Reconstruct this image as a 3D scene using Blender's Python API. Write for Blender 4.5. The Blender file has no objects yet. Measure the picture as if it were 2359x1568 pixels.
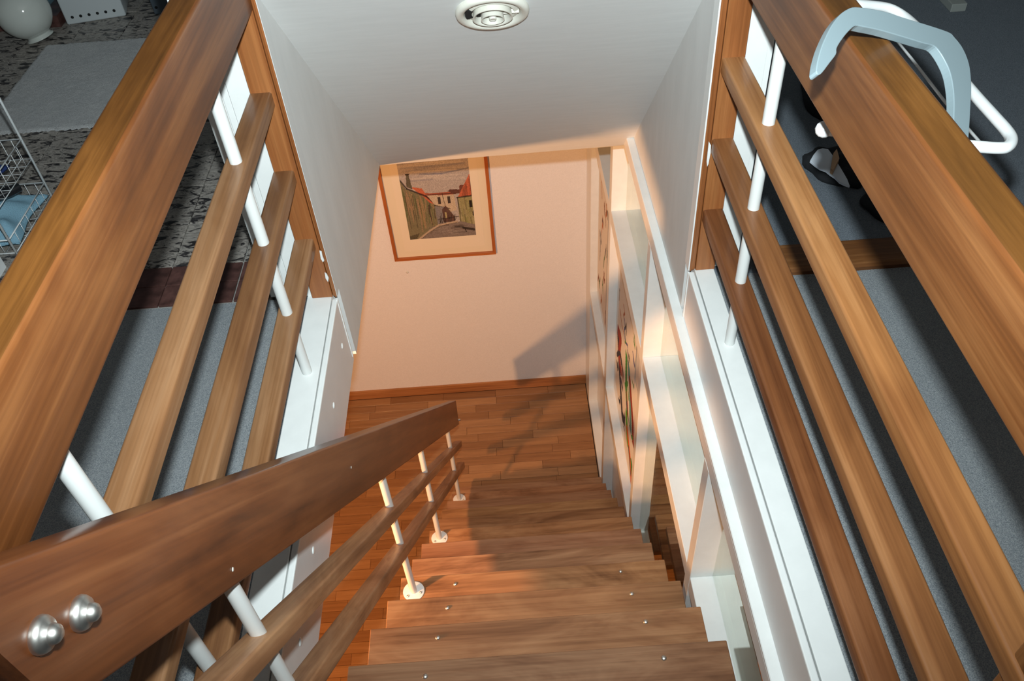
import bpy, bmesh, math, random
import numpy as np
from mathutils import Vector, Matrix
random.seed(7)
S = bpy.context.scene
COL = S.collection
PI = math.pi

# ------------------------------------------------------------------ camera, light, exposure
F = 1926.26
PITCH, ROLL, YAW = map(math.radians, (44.734, -4.7097, -0.8114))
CAM = Vector((0, 0, 1.6))
fw = Vector((math.sin(YAW)*math.cos(PITCH), math.cos(YAW)*math.cos(PITCH), -math.sin(PITCH)))
rt = Vector((math.cos(YAW), -math.sin(YAW), 0)); up = rt.cross(fw)
r2 = rt*math.cos(ROLL)+up*math.sin(ROLL); u2 = -rt*math.sin(ROLL)+up*math.cos(ROLL)
cd = bpy.data.cameras.new('camera'); cam = bpy.data.objects.new('camera', cd); COL.objects.link(cam)
cam.matrix_world = Matrix((( r2.x, u2.x, -fw.x, CAM.x), (r2.y, u2.y, -fw.y, CAM.y), (r2.z, u2.z, -fw.z, CAM.z), (0, 0, 0, 1)))
cd.sensor_fit = 'HORIZONTAL'; cd.sensor_width = 36; cd.lens = F/2359*36; cd.clip_start = .02
S.camera = cam
S.view_settings.view_transform = 'Standard'; S.view_settings.look = 'None'
S.view_settings.gamma = 1; S.view_settings.use_curve_mapping = False
S.view_settings.exposure = 0.0

w = bpy.data.worlds.new('night'); S.world = w; w.use_nodes = True
w.node_tree.nodes['Background'].inputs[0].default_value = (.25, .3, .4, 1)
w.node_tree.nodes['Background'].inputs[1].default_value = .01

def lamp(name, kind, loc, energy, color, radius, aim=None, **k):
    d = bpy.data.lights.new(name, kind); o = bpy.data.objects.new(name, d); COL.objects.link(o)
    o.location = loc; d.energy = energy; d.color = color; d.shadow_soft_size = radius
    for a, b in k.items(): setattr(d, a, b)
    if aim is not None: o.rotation_euler = Vector(aim).to_track_quat('-Z', 'Y').to_euler()
    return o
FLASH = lamp('camera_flash', 'SPOT', (.018, .11, 1.71), 290, (.85, .97, 1.0), .022, aim=fw+u2*.24, spot_size=math.radians(120), spot_blend=1.0)
HALL = lamp('hall_ceiling_lamp', 'SPOT', (-1.66, .76, -.475), 320, (1, .48, .195), .06, aim=(1.2, 3.6, -1.5), spot_size=math.radians(146), spot_blend=.8)
FILL = lamp('attic_fill_light', 'AREA', (0, .6, 2.42), 5.5, (1, .97, .94), .1, shape='RECTANGLE', size=2.6, size_y=2.6)  # added ceiling fill to lift the shadows upstairs, not an actual lamp

def at(u, v, z=None, x=None, y=None):
    """point on a plane seen at a pixel of the 2359x1568 photograph"""
    d = fw + r2*((u-1179.5)/F) + u2*((784-v)/F)
    t = ((z-CAM.z)/d.z) if z is not None else (x/d.x if x is not None else y/d.y)
    return CAM + d*t

# ------------------------------------------------------------------ materials
def mat(name, rough=.5, color=(.8, .8, .8), metal=0, spec=.5, coat=0):
    m = bpy.data.materials.new(name); m.use_nodes = True
    b = m.node_tree.nodes['Principled BSDF']
    b.inputs['Base Color'].default_value = (*color, 1); b.inputs['Roughness'].default_value = rough
    b.inputs['Metallic'].default_value = metal; b.inputs['Specular IOR Level'].default_value = spec
    b.inputs['Coat Weight'].default_value = coat; b.inputs['Coat Roughness'].default_value = .12
    return m, m.node_tree, b
def nd(nt, t, **k):
    n = nt.nodes.new(t)
    for a, b in k.items(): setattr(n, a, b)
    return n
def noise(nt, vec, scale, detail=4, rough=.55, dist=0):
    n = nd(nt, 'ShaderNodeTexNoise'); n.inputs['Scale'].default_value = scale
    n.inputs['Detail'].default_value = detail; n.inputs['Roughness'].default_value = rough; n.inputs['Distortion'].default_value = dist
    nt.links.new(vec, n.inputs['Vector']); return n
def ramp(nt, fac, stops):
    r = nd(nt, 'ShaderNodeValToRGB'); e = r.color_ramp.elements
    while len(e) < len(stops): e.new(.5)
    for s, (p, c) in zip(e, stops): s.position = p; s.color = (*c, 1)
    nt.links.new(fac, r.inputs[0]); return r
def mapping(nt, scale, src='Object', rnd=0):
    tc = nd(nt, 'ShaderNodeTexCoord'); mp = nd(nt, 'ShaderNodeMapping'); mp.inputs['Scale'].default_value = scale
    nt.links.new(tc.outputs[src], mp.inputs['Vector'])
    if rnd:
        oi = nd(nt, 'ShaderNodeObjectInfo'); mu = nd(nt, 'ShaderNodeMath', operation='MULTIPLY'); mu.inputs[1].default_value = rnd
        nt.links.new(oi.outputs['Random'], mu.inputs[0]); cb = nd(nt, 'ShaderNodeCombineXYZ')
        for i in range(3): nt.links.new(mu.outputs[0], cb.inputs[i])
        nt.links.new(cb.outputs[0], mp.inputs['Location'])
    return mp.outputs[0]
def bump(nt, b, h, strength, dist=.002):
    n = nd(nt, 'ShaderNodeBump'); n.inputs['Strength'].default_value = strength; n.inputs['Distance'].default_value = dist
    nt.links.new(h, n.inputs['Height']); nt.links.new(n.outputs[0], b.inputs['Normal'])
def mixc(nt, fac, a, b, mode='MIX'):
    n = nd(nt, 'ShaderNodeMix', data_type='RGBA', blend_type=mode)
    if isinstance(fac, (int, float)): n.inputs[0].default_value = fac
    else: nt.links.new(fac, n.inputs[0])
    for s, i in ((a, 6), (b, 7)):
        if isinstance(s, tuple): n.inputs[i].default_value = (*s, 1)
        else: nt.links.new(s, n.inputs[i])
    return n.outputs[2]

def wood(name, dark, mid, light, rough=.38, spec=.4, coat=.15, tint=.25, along=1.1, swirl=.45, twist=1.1):
    m, nt, b = mat(name, rough, spec=spec, coat=coat)
    v = mapping(nt, (along, 38, 38), rnd=37)
    big = noise(nt, v, .8, 5, .6, .6)
    v2 = mapping(nt, (1.6, 7, 7), rnd=53)
    knot = noise(nt, v2, .8, 4, .6, twist)
    mx = nd(nt, 'ShaderNodeMath', operation='ADD'); m1 = nd(nt, 'ShaderNodeMath', operation='MULTIPLY'); m1.inputs[1].default_value = 1-swirl
    m2 = nd(nt, 'ShaderNodeMath', operation='MULTIPLY'); m2.inputs[1].default_value = swirl
    nt.links.new(big.outputs[0], m1.inputs[0]); nt.links.new(knot.outputs[0], m2.inputs[0])
    nt.links.new(m1.outputs[0], mx.inputs[0]); nt.links.new(m2.outputs[0], mx.inputs[1])
    c = ramp(nt, mx.outputs[0], [(.33, dark), (.48, mid), (.6, light), (.68, mid)])
    v3 = mapping(nt, (2.5, 150, 150), rnd=11)
    fine = noise(nt, v3, 1, 3, .6)
    fr = ramp(nt, fine.outputs[0], [(.3, (.74, .72, .7)), (.6, (1, 1, 1))])
    c1 = mixc(nt, .75, c.outputs[0], fr.outputs[0], 'MULTIPLY')
    oi = nd(nt, 'ShaderNodeObjectInfo')
    tr = ramp(nt, oi.outputs['Random'], [(0, (.78, .76, .74)), (.5, (1, 1, 1)), (1, (1.12, 1.08, 1.0))])
    c2 = mixc(nt, tint, c1, tr.outputs[0], 'MULTIPLY')
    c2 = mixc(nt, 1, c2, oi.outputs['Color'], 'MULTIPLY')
    nt.links.new(c2, b.inputs['Base Color'])
    bump(nt, b, fine.outputs[0], .12, .001)
    return m
RAILW = wood('oiled_hardwood_handrail', (.075, .026, .007), (.175, .066, .019), (.27, .118, .040), rough=.42)
RAIL2 = wood('oiled_hardwood_rail', (.125, .050, .018), (.235, .110, .044), (.32, .17, .080), rough=.42)
STAIRW = wood('stair_handrail_wood', (.05, .013, .004), (.15, .043, .012), (.22, .075, .025), rough=.33, swirl=.55, twist=1.6)
TREADW = wood('oiled_tread_wood', (.15, .064, .027), (.32, .155, .075), (.44, .24, .125), rough=.45, coat=.05, tint=.8, swirl=.62, twist=2.2)
POSTW = wood('varnished_pine', (.20, .065, .018), (.31, .105, .031), (.38, .145, .046), tint=.1, along=.7)
PARQ, nt, b = mat('lacquered_parquet', .32, spec=.45)
oi = nd(nt, 'ShaderNodeObjectInfo')
v = mapping(nt, (3, 45, 45), rnd=91); f1 = noise(nt, v, 1, 4, .6, .3)
rc = ramp(nt, oi.outputs['Random'], [(0, (.29, .135, .052)), (.35, (.34, .165, .066)), (.7, (.38, .19, .078)), (1, (.43, .225, .10))])
fr = ramp(nt, f1.outputs[0], [(.3, (.70, .66, .62)), (.65, (1.05, 1.05, 1.05))])
nt.links.new(mixc(nt, .8, rc.outputs[0], fr.outputs[0], 'MULTIPLY'), b.inputs['Base Color']); bump(nt, b, f1.outputs[0], .06, .001)
DARKW, nt, b = mat('dark_subfloor', .8, (.05, .02, .01))

def paint(name, col, rough=.55, streak=.04, bmp=.1, axis=(1, 1, 1), scale=30):
    m, nt, b = mat(name, rough)
    v = mapping(nt, axis); n = noise(nt, v, scale, 5, .6)
    lo = tuple(c*(1-streak*2) for c in col); hi = tuple(min(1, c*(1+streak)) for c in col)
    nt.links.new(ramp(nt, n.outputs[0], [(.3, lo), (.7, hi)]).outputs[0], b.inputs['Base Color'])
    bump(nt, b, n.outputs[0], bmp, .002); return m
PLASTER = paint('grey_white_plaster', (.67, .675, .66), .6, .03, .25, (1, 1, .25), 14)
SLOPE = paint('brushed_paint_ceiling', (.71, .725, .715), .6, .02, .12, (.12, 1, 1), 60)
FARW = paint('woodchip_wallpaper', (.84, .81, .79), .8, .03, .7, (1, 1, 1), 160)
WHITE = paint('white_gloss_paint', (.80, .81, .79), .28, .02, .12, (1, 1, 1), 18)
FASCIA = paint('satin_white_board', (.74, .72, .70), .35, .02, .05, (1, 1, 1), 10)
IVORY = paint('ivory_plastic', (.72, .70, .62), .35, .05, .02, (1, 1, 1), 20)
TUBEW, *_ = mat('white_powder_coat', .22, (.82, .84, .84), coat=.4)
SPINW, *_ = mat('white_spindle_lacquer', .35, (.70, .71, .69))
HANGM, *_ = mat('pale_blue_plastic', .4, (.20, .255, .275))
STEEL, *_ = mat('brushed_steel', .42, (.62, .60, .56), metal=1)
BLACKC = paint('black_cloth', (.012, .013, .016), .9, .2, .4, (1, 1, 1), 60)
PAPER, *_ = mat('white_cotton', .85, (.82, .87, .95))
PEGW, *_ = mat('pale_wood', .6, (.62, .36, .20))
GREYW, *_ = mat('grey_painted_wood', .5, (.30, .32, .30))
VOID, *_ = mat('dark_void', .9, (.006, .006, .006))
BLUE, *_ = mat('dark_blue_fabric', .8, (.01, .03, .13))
GLOSSB, *_ = mat('black_plastic', .2, (.01, .011, .013))
GLOBE, nt, b = mat('opal_glass', .08, (.55, .57, .53), spec=.7)
PLASG, *_ = mat('grey_white_plastic', .4, (.50, .53, .54))
PLASD, *_ = mat('slate_plastic', .4, (.10, .13, .16))
MAHOG = paint('dark_red_brown_tile', (.11, .05, .042), .3, .3, .05, (1, 1, 1), 22)
GROUT, *_ = mat('grey_grout', .8, (.30, .29, .27))

CARPET, nt, b = mat('blue_grey_carpet', .95, spec=.1)
v = mapping(nt, (1, 1, 1)); n1 = noise(nt, v, 420, 3, .7); n2 = noise(nt, v, 3, 2, .5)
c = ramp(nt, n1.outputs[0], [(.32, (.16, .18, .20)), (.5, (.29, .31, .325)), (.7, (.45, .46, .46))])
cc = mixc(nt, .35, c.outputs[0], ramp(nt, n2.outputs[0], [(.3, (.8, .8, .8)), (.7, (1.1, 1.1, 1.1))]).outputs[0], 'MULTIPLY')
nt.links.new(cc, b.inputs['Base Color']); bump(nt, b, n1.outputs[0], .8, .004)
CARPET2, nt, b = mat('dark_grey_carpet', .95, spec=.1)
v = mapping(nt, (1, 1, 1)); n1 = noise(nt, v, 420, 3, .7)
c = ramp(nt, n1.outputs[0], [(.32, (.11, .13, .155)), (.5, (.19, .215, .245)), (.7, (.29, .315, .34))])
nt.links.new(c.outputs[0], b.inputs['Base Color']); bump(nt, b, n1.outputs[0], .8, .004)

TILE, nt, b = mat('mottled_stone_tile', .45)
v = mapping(nt, (17, 40, 30), rnd=7); n1 = noise(nt, v, 1, 5, .62, 1.1); v2 = mapping(nt, (60, 110, 90), rnd=3); n2 = noise(nt, v2, 1, 3, .6)
c = ramp(nt, n1.outputs[0], [(.36, (.018, .016, .017)), (.43, (.06, .052, .05)), (.47, (.30, .27, .24)), (.56, (.40, .36, .32)), (.585, (.05, .045, .045)), (.60, (.34, .31, .28))])
c2 = mixc(nt, .5, c.outputs[0], ramp(nt, n2.outputs[0], [(.3, (.5, .48, .46)), (.6, (1.1, 1.1, 1.1))]).outputs[0], 'MULTIPLY')
nt.links.new(c2, b.inputs['Base Color'])
RUG, nt, b = mat('white_looped_rug', .95, spec=.1)
v = mapping(nt, (1, 1, 1)); n1 = noise(nt, v, 260, 4, .7); n2 = noise(nt, v, 8, 3, .6)
c = ramp(nt, n1.outputs[0], [(.3, (.66, .66, .67)), (.65, (.95, .95, .95))])
nt.links.new(mixc(nt, .5, c.outputs[0], ramp(nt, n2.outputs[0], [(.3, (.85, .85, .85)), (.7, (1.1, 1.08, 1.05))]).outputs[0], 'MULTIPLY'), b.inputs['Base Color'])
bump(nt, b, n1.outputs[0], 1, .012)
TOWEL, nt, b = mat('light_blue_terry', .95, (.30, .52, .66), spec=.1)
v = mapping(nt, (1, 1, 1)); n1 = noise(nt, v, 300, 3, .7); bump(nt, b, n1.outputs[0], 1, .005)

GLASS = bpy.data.materials.new('window_glass'); GLASS.use_nodes = True; nt = GLASS.node_tree; nt.nodes.clear()
o_ = nd(nt, 'ShaderNodeOutputMaterial'); mx = nd(nt, 'ShaderNodeMixShader'); tr = nd(nt, 'ShaderNodeBsdfTransparent'); gl = nd(nt, 'ShaderNodeBsdfGlossy')
fr = nd(nt, 'ShaderNodeValue'); fr.outputs[0].default_value = .80
tr.inputs[0].default_value = (.85, .9, .88, 1); gl.inputs[0].default_value = (.97, 1.0, .94, 1); gl.inputs['Roughness'].default_value = .015
nt.links.new(fr.outputs[0], mx.inputs[0]); nt.links.new(tr.outputs[0], mx.inputs[1]); nt.links.new(gl.outputs[0], mx.inputs[2]); nt.links.new(mx.outputs[0], o_.inputs[0])
CLEAR = bpy.data.materials.new('clear_plastic'); CLEAR.use_nodes = True; nt = CLEAR.node_tree; b = nt.nodes['Principled BSDF']
b.inputs['Base Color'].default_value = (.25, .5, .6, 1); b.inputs['Alpha'].default_value = .35; b.inputs['Roughness'].default_value = .15
PRINT, nt, b = mat('printed_colour', .7, spec=.2)
ca = nd(nt, 'ShaderNodeVertexColor', layer_name='Col'); nt.links.new(ca.outputs[0], b.inputs['Base Color'])

# ------------------------------------------------------------------ object helpers
W = {}
def link(o, M=None, parent=None):
    COL.objects.link(o); M = M if M is not None else Matrix.Identity(4)
    if parent is not None:
        o.parent = parent; o.matrix_local = W[parent.name].inverted() @ M
    else: o.matrix_local = M
    W[o.name] = M; return o
def tag(o, label=None, cat=None, group=None, kind=None):
    if label: o['label'] = label
    if cat: o['category'] = cat
    if group: o['group'] = group
    if kind: o['kind'] = kind
    return o
def thing(name, loc, label, cat, group=None):
    return tag(link(bpy.data.objects.new(name, None), Matrix.Translation(Vector(loc))), label, cat, group)
def frame(loc, ax=None, upv=None):
    """local frame: X along ax (the grain), origin at loc"""
    if ax is None: return Matrix.Translation(loc)
    x = Vector(ax).normalized(); z = Vector(upv or (0, 0, 1)); y = z.cross(x)
    if y.length < 1e-4: y = Vector((0, 1, 0)).cross(x)
    y.normalize(); z = x.cross(y)
    return Matrix(((x.x, y.x, z.x, loc[0]), (x.y, y.y, z.y, loc[1]), (x.z, y.z, z.z, loc[2]), (0, 0, 0, 1)))
def mk(name, bm, m, parent=None, ax=None, upv=None, smooth=False, sharp=None, origin=None):
    """bm is in world coordinates; it is moved into a local frame"""
    bmesh.ops.recalc_face_normals(bm, faces=bm.faces)
    if origin is None:
        lo = [min(v.co[i] for v in bm.verts) for i in range(3)]; hi = [max(v.co[i] for v in bm.verts) for i in range(3)]
        origin = Vector(((lo[0]+hi[0])/2, (lo[1]+hi[1])/2, lo[2]))
    M = frame(origin, ax, upv); bm.transform(M.inverted())
    me = bpy.data.meshes.new(name); bm.to_mesh(me); bm.free()
    if m is not None: me.materials.append(m)
    if smooth: me.shade_smooth()
    if sharp: me.set_sharp_from_angle(angle=math.radians(sharp))
    return link(bpy.data.objects.new(name, me), M, parent)
def bevel(bm, r, seg=2, edges=None):
    bmesh.ops.bevel(bm, geom=list(edges or bm.edges), offset=r, segments=seg, profile=.5, affect='EDGES', clamp_overlap=True)
def box_bm(x0, x1, y0, y1, z0, z1, bm=None, bev=0, seg=2):
    t = bmesh.new(); vs = [t.verts.new((x, y, z)) for x in (x0, x1) for y in (y0, y1) for z in (z0, z1)]
    for f in ((0, 1, 3, 2), (4, 6, 7, 5), (0, 4, 5, 1), (2, 3, 7, 6), (0, 2, 6, 4), (1, 5, 7, 3)): t.faces.new([vs[i] for i in f])
    bmesh.ops.recalc_face_normals(t, faces=t.faces)
    if bev: bevel(t, bev, seg)
    if bm is None: return t
    me = bpy.data.meshes.new('t'); t.to_mesh(me); t.free(); bm.from_mesh(me); bpy.data.meshes.remove(me); return bm
def box(name, x0, x1, y0, y1, z0, z1, m, parent=None, bev=0, ax=None, seg=2, **k):
    return mk(name, box_bm(x0, x1, y0, y1, z0, z1, None, bev, seg), m, parent, ax, smooth=bev > .0035, sharp=50 if bev > .0035 else None, **k)
def prism_bm(poly, ext, bev=0, seg=2):
    bm = bmesh.new(); a = [bm.verts.new(p) for p in poly]; c = [bm.verts.new(Vector(p)+Vector(ext)) for p in poly]
    bm.faces.new(a); bm.faces.new(c[::-1]); n = len(poly)
    for i in range(n): bm.faces.new((a[i], c[i], c[(i+1) % n], a[(i+1) % n]))
    bmesh.ops.recalc_face_normals(bm, faces=bm.faces)
    if bev: bevel(bm, bev, seg)
    return bm
def tube_bm(pts, r, seg=12, bm=None, cap=True, closed=False):
    bm = bm or bmesh.new(); pts = [Vector(p) for p in pts]; n = len(pts); rings = []
    prev = None
    for i, p in enumerate(pts):
        if closed: d = pts[(i+1) % n]-pts[i-1]
        else: d = (pts[min(i+1, n-1)]-pts[max(i-1, 0)])
        d.normalize()
        if prev is None: s = d.orthogonal().normalized()
        else: s = (prev-d*prev.dot(d)).normalized()
        prev = s; t = d.cross(s); rr = r[i] if isinstance(r, (list, tuple)) else r
        rings.append([bm.verts.new(p+(s*math.cos(a)+t*math.sin(a))*rr) for a in [2*PI*k/seg for k in range(seg)]])
    for i in range(n if closed else n-1):
        A, B = rings[i], rings[(i+1) % n]
        for k in range(seg): bm.faces.new((A[k], A[(k+1) % seg], B[(k+1) % seg], B[k]))
    if cap and not closed: bm.faces.new(rings[0][::-1]); bm.faces.new(rings[-1])
    return bm
def lathe_bm(prof, origin, axis, seg=32, closed=False):
    """prof: (radius, height) along the axis"""
    bm = bmesh.new(); a = Vector(axis).normalized(); s = a.orthogonal().normalized(); t = a.cross(s); o = Vector(origin); rings = []
    for r, h in prof:
        if r < 1e-6: rings.append([bm.verts.new(o+a*h)])
        else: rings.append([bm.verts.new(o+a*h+(s*math.cos(q)+t*math.sin(q))*r) for q in [2*PI*k/seg for k in range(seg)]])
    L = len(rings)
    for i in range(L if closed else L-1):
        A, B = rings[i], rings[(i+1) % L]
        for k in range(seg):
            q = [A[k % len(A)], A[(k+1) % len(A)], B[(k+1) % len(B)], B[k % len(B)]]; u = []
            for v in q:
                if v not in u: u.append(v)
            if len(u) > 2: bm.faces.new(u)
    return bm
def smoothpath(pts, n=6):
    P = [Vector(p) for p in pts]; out = []
    for i in range(len(P)-1):
        a, b, c, d = P[max(i-1, 0)], P[i], P[i+1], P[min(i+2, len(P)-1)]
        for k in range(n):
            t = k/n; out.append(.5*((2*b)+(c-a)*t+(2*a-5*b+4*c-d)*t*t+(3*b-a-3*c+d)*t**3))
    return out+[P[-1]]
def struct(o, label=None): o['kind'] = 'structure'; tag(o, label); return o
def empty_struct(name, loc=(0, 0, 0)):
    o = link(bpy.data.objects.new(name, None), Matrix.Translation(Vector(loc))); o['kind'] = 'structure'; return o

# key dimensions (metres; upper floor cap at z = 0)
XL, XR = -.5253, .5023          # plaster faces of the shaft
YP = 1.848                      # where the railings end on the timber posts
ZF = -3.16                      # lower floor
YW = 4.296                      # far wall of the lower floor
SL = 1.044                      # slope of the soffit
def zs(y): return .855-SL*(y-1.889)

# ------------------------------------------------------------------ the lower storey
fl = struct(box('floor_lower', -3.3, .62, -1.6, YW+.1, ZF-.2, ZF-.012, DARKW))
strip = [box_bm(0, L, 0, .068, 0, .012, None, .0008, 1) for L in (.40, .52)]
smesh = []
for i, bmm in enumerate(strip):
    me = bpy.data.meshes.new('parquet_strip'); bmesh.ops.recalc_face_normals(bmm, faces=bmm.faces); bmm.to_mesh(me); bmm.free(); me.materials.append(PARQ); smesh.append(me)
y = YW-.0155-.068; row = 0
lens = (.40, .52)
while y > 1.02:
    x = .470-random.uniform(0, .35); first = True
    # the strip at the wall is cut short
    segs = []
    xr = .470
    while xr > -1.75:
        i = random.randrange(2); L = lens[i]
        if first: L = random.uniform(.15, .5); first = False
        segs.append((xr-L, L, i)); xr -= L
    for (xa, L, i) in segs:
        o = link(bpy.data.objects.new('parquet_strip', smesh[i]), Matrix.Translation((xa, y, ZF-.012)) @ Matrix.Diagonal((L/lens[i]*.9975, .99, 1, 1)), fl)
    y -= .0695; row += 1
struct(box('wall_far', -3.3, .62, YW, YW+.12, ZF, -.28, FARW))
struct(box('wall_lower_left', -3.42, -3.3, -1.6, YW+.1, ZF, -.28, FARW))
struct(box('wall_lower_back', -3.3, .62, -1.72, -1.6, ZF, -.28, FARW))
BASEW = wood('orange_baseboard_wood', (.28, .10, .03), (.42, .17, .055), (.50, .22, .08), tint=0)
struct(box('baseboard_far', -3.3, .474, YW-.015, YW, ZF, ZF+.085, BASEW, ax=(1, 0, 0), bev=.003))

# white framed glazing on the right of the stairs
win = empty_struct('window_1', (.53, 2.2, ZF))
XF = .474
def wp(name, *a, **k): return box(name, *a, WHITE, win, bev=.0015, seg=1, **k)
for y0, y1 in ((4.07, YW), (3.237, 3.31), (2.267, 2.317), (1.31, 1.362), (.34, .39)):
    wp('mullion', XF, .60, y0, y1, ZF, -.245)
wp('frame_rail', XF, .60, .2, YW, -.243, -.19)
ys = [(.39, 1.31), (1.362, 2.267), (2.317, 3.237), (3.31, 4.07)]
for y0, y1 in ys:
    wp('frame_rail', XF+.0005, .60, y0, y1, -.862, -.792)
    wp('frame_rail', XF+.0005, .60, y0, y1, -2.10, -2.04)
    wp('frame_rail', XF+.0005, .60, y0, y1, ZF, ZF+.045)
    for za, zb, xg in ((-.792, -.243, .5446), (-2.04, -.862, .520), (ZF+.045, -2.10, .536)):
        if y0 > 2.3 and xg < .54: box('panel', xg, xg+.005, y0, y1, za, zb, WHITE, win)
        else: box('pane', xg, xg+.005, y0, y1, za, zb, GLASS, win)
        if xg < .54:
            wp('glazing_bead', xg+.006, .60, y0, y1, za, za+.02)
struct(box('trim_1', XF-.0005, .505, .2, 2.945, -.19, -.178, WHITE, bev=.002, seg=1))
struct(box('dark_backing_right', .60, .66, -1.6, YW+.1, ZF, -.28, VOID))  # black sheet added behind the panes to stand for night darkness

# ------------------------------------------------------------------ the upper storey: slab, walls of the shaft, soffit
struct(box('floor', -3.3, -.614, -1.6, 1.866, -.28, -.010, CARPET))
nf = struct(box('floor_tiled', -3.3, -.73, 1.866, 5.2, -.28, -.012, GROUT))
struct(box('floor_right', .577, 3.3, -1.6, 1.83, -.28, -.010, CARPET))
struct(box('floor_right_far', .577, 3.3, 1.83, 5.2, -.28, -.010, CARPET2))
struct(box('floor_landing', -.614, .577, -1.6, .50, -.28, -.010, CARPET))
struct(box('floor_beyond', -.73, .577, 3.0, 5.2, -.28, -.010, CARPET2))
for nm, a in (('wall_upper_left', (-3.42, -3.3, -1.6, 5.2)), ('wall_upper_right', (3.3, 3.42, -1.6, 5.2)), ('wall_upper_far', (-3.3, 3.3, 5.2, 5.32)), ('wall_upper_back', (-3.3, 3.3, -1.72, -1.6))):
    struct(box(nm, *a, -.28, 2.45, PLASTER))
struct(box('ceiling', -3.42, 3.42, -1.72, 5.32, 2.45, 2.55, PLASTER))
# tiles
def tilemesh(name, sx, sy, m, t=.008):
    bm = box_bm(0, sx, 0, sy, 0, t, None, .001, 1); me = bpy.data.meshes.new(name); bmesh.ops.recalc_face_normals(bm, faces=bm.faces); bm.to_mesh(me); bm.free(); me.materials.append(m); return me
P = .2215
tm = tilemesh('stone_tile', P-.0035, P-.0035, TILE); bmsh = tilemesh('brown_tile', P-.0035, .088, MAHOG)
for i in range(12):
    xa = -.838-P*i if i else -.838
    for j in range(14):
        if xa-P < -3.3: continue
        link(bpy.data.objects.new('stone_tile', tm), Matrix.Translation((xa-P, 2.053+P*j, -.012)), nf)
    if i < 9:
        for j in range(2): link(bpy.data.objects.new('brown_tile', bmsh), Matrix.Translation((xa-P, 1.871+.091*j, -.012)), nf)
for j in range(14):
    link(bpy.data.objects.new('stone_tile', tm), Matrix.Translation((-.838+.002, 2.053+P*j, -.012)) @ Matrix.Diagonal((.48, 1, 1, 1)), nf)
for j in range(2): link(bpy.data.objects.new('brown_tile', bmsh), Matrix.Translation((-.836, 1.871+.091*j, -.012)) @ Matrix.Diagonal((.48, 1, 1, 1)), nf)
# threshold on the right
bm = prism_bm([(.70, 1.808, -.011), (.70, 1.808, .002), (.70, 1.822, .010), (.70, 1.846, .012), (.70, 1.920, .012), (.70, 1.930, .004), (.70, 1.930, -.011)], (2.5, 0, 0), .001, 1)
tag(mk('threshold', bm, RAILW, ax=(1, 0, 0)), 'flat brown wooden door sill strip across the grey carpet behind the right railing', 'threshold')

# bulkhead walls with the sloping soffit between them
def wall_poly(x0, x1, name):
    poly = [(x0, YP+.04, -.28), (x0, YP+.04, 1.0), (x0, 3.02, 1.0), (x0, 3.02, -.28)]
    return struct(mk(name, prism_bm(poly, (x1-x0, 0, 0)), PLASTER))
wall_poly(-.72, XL, 'wall_left'); wall_poly(XR, .645, 'wall_shaft_right')
bm = bmesh.new(); ya, yb = 1.83, 2.976; q = [(XL, ya, zs(ya)), (XR, ya, zs(ya)), (XR, 2.945, -.252), (XL, yb, -.281)]
lo = [bm.verts.new(p) for p in q]; hi = [bm.verts.new((p[0], p[1]+.045, p[2]+.043)) for p in q]
bm.faces.new(lo); bm.faces.new(hi[::-1])
for i in range(4): bm.faces.new((lo[i], hi[i], hi[(i+1) % 4], lo[(i+1) % 4]))
struct(mk('ceiling_slope', bm, SLOPE))
struct(box('ceiling_lower', XL, XR, 2.985, 3.02, -.28, -.1, PLASTER))
struct(box('wall_bulkhead_top', -.72, .70, 1.9, 3.02, 1.0, 1.03, WHITE))

# fascia boards, cap boards and beads round the opening
struct(box('trim_2', XL-.012, XL, .50, YP-.002, -.26, -.012, FASCIA, bev=.001, seg=1))
struct(box('trim_3', XR, XR+.012, .20, YP-.002, -.178, -.012, FASCIA, bev=.001, seg=1))
struct(box('trim_4', -.614, XL-.0165, .50, YP+.03, -.27, 0, WHITE, bev=.002))
struct(box('trim_5', XR+.019, .577, .20, YP+.03, -.27, 0, WHITE, bev=.002))
struct(box('trim_6', XL-.0145, XL+.001, .50, YP-.004, -.013, -.003, WHITE, bev=.003))
struct(box('trim_7', XR-.001, XR+.0155, .20, YP-.004, -.013, .001, WHITE, bev=.003))
struct(box('trim_8', XL-.002, XL+.0025, YP-.012, YP-.006, -.24, .0, WHITE))
struct(box('trim_9', XR-.0025, XR+.002, YP-.008, YP-.002, -.178, .0, WHITE))
# plaster edge strip that hides the timber
struct(box('trim_10', XL-.004, XL+.001, YP+.001, YP+.045, 0, 1.0, PLASTER))
struct(box('trim_11', XR-.001, XR+.004, YP+.001, YP+.045, 0, 1.0, WHITE))
# screw plugs in the left fascia
for i, yy in enumerate((1.762, 1.531, 1.303, 1.078, .852, .63)):
    o = mk('screw_cap', lathe_bm([(0, .003), (.007, .0024), (.010, 0), (.010, -.002)], (XL, yy, -.118), (1, 0, 0), 16), WHITE, smooth=True)
    tag(o, ['white screw cap on the left fascia, farthest down the row, by the grey wall', 'second white screw cap from the grey wall on the left fascia', 'white screw cap behind the stair handrail on the left fascia', 'white screw cap on the left fascia just under the stair handrail board', 'white screw cap on the left fascia between the two lower stair rails', 'nearest white screw cap on the left fascia, at the bottom edge'][i], 'screw cap', 'screw caps on the left fascia')

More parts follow.
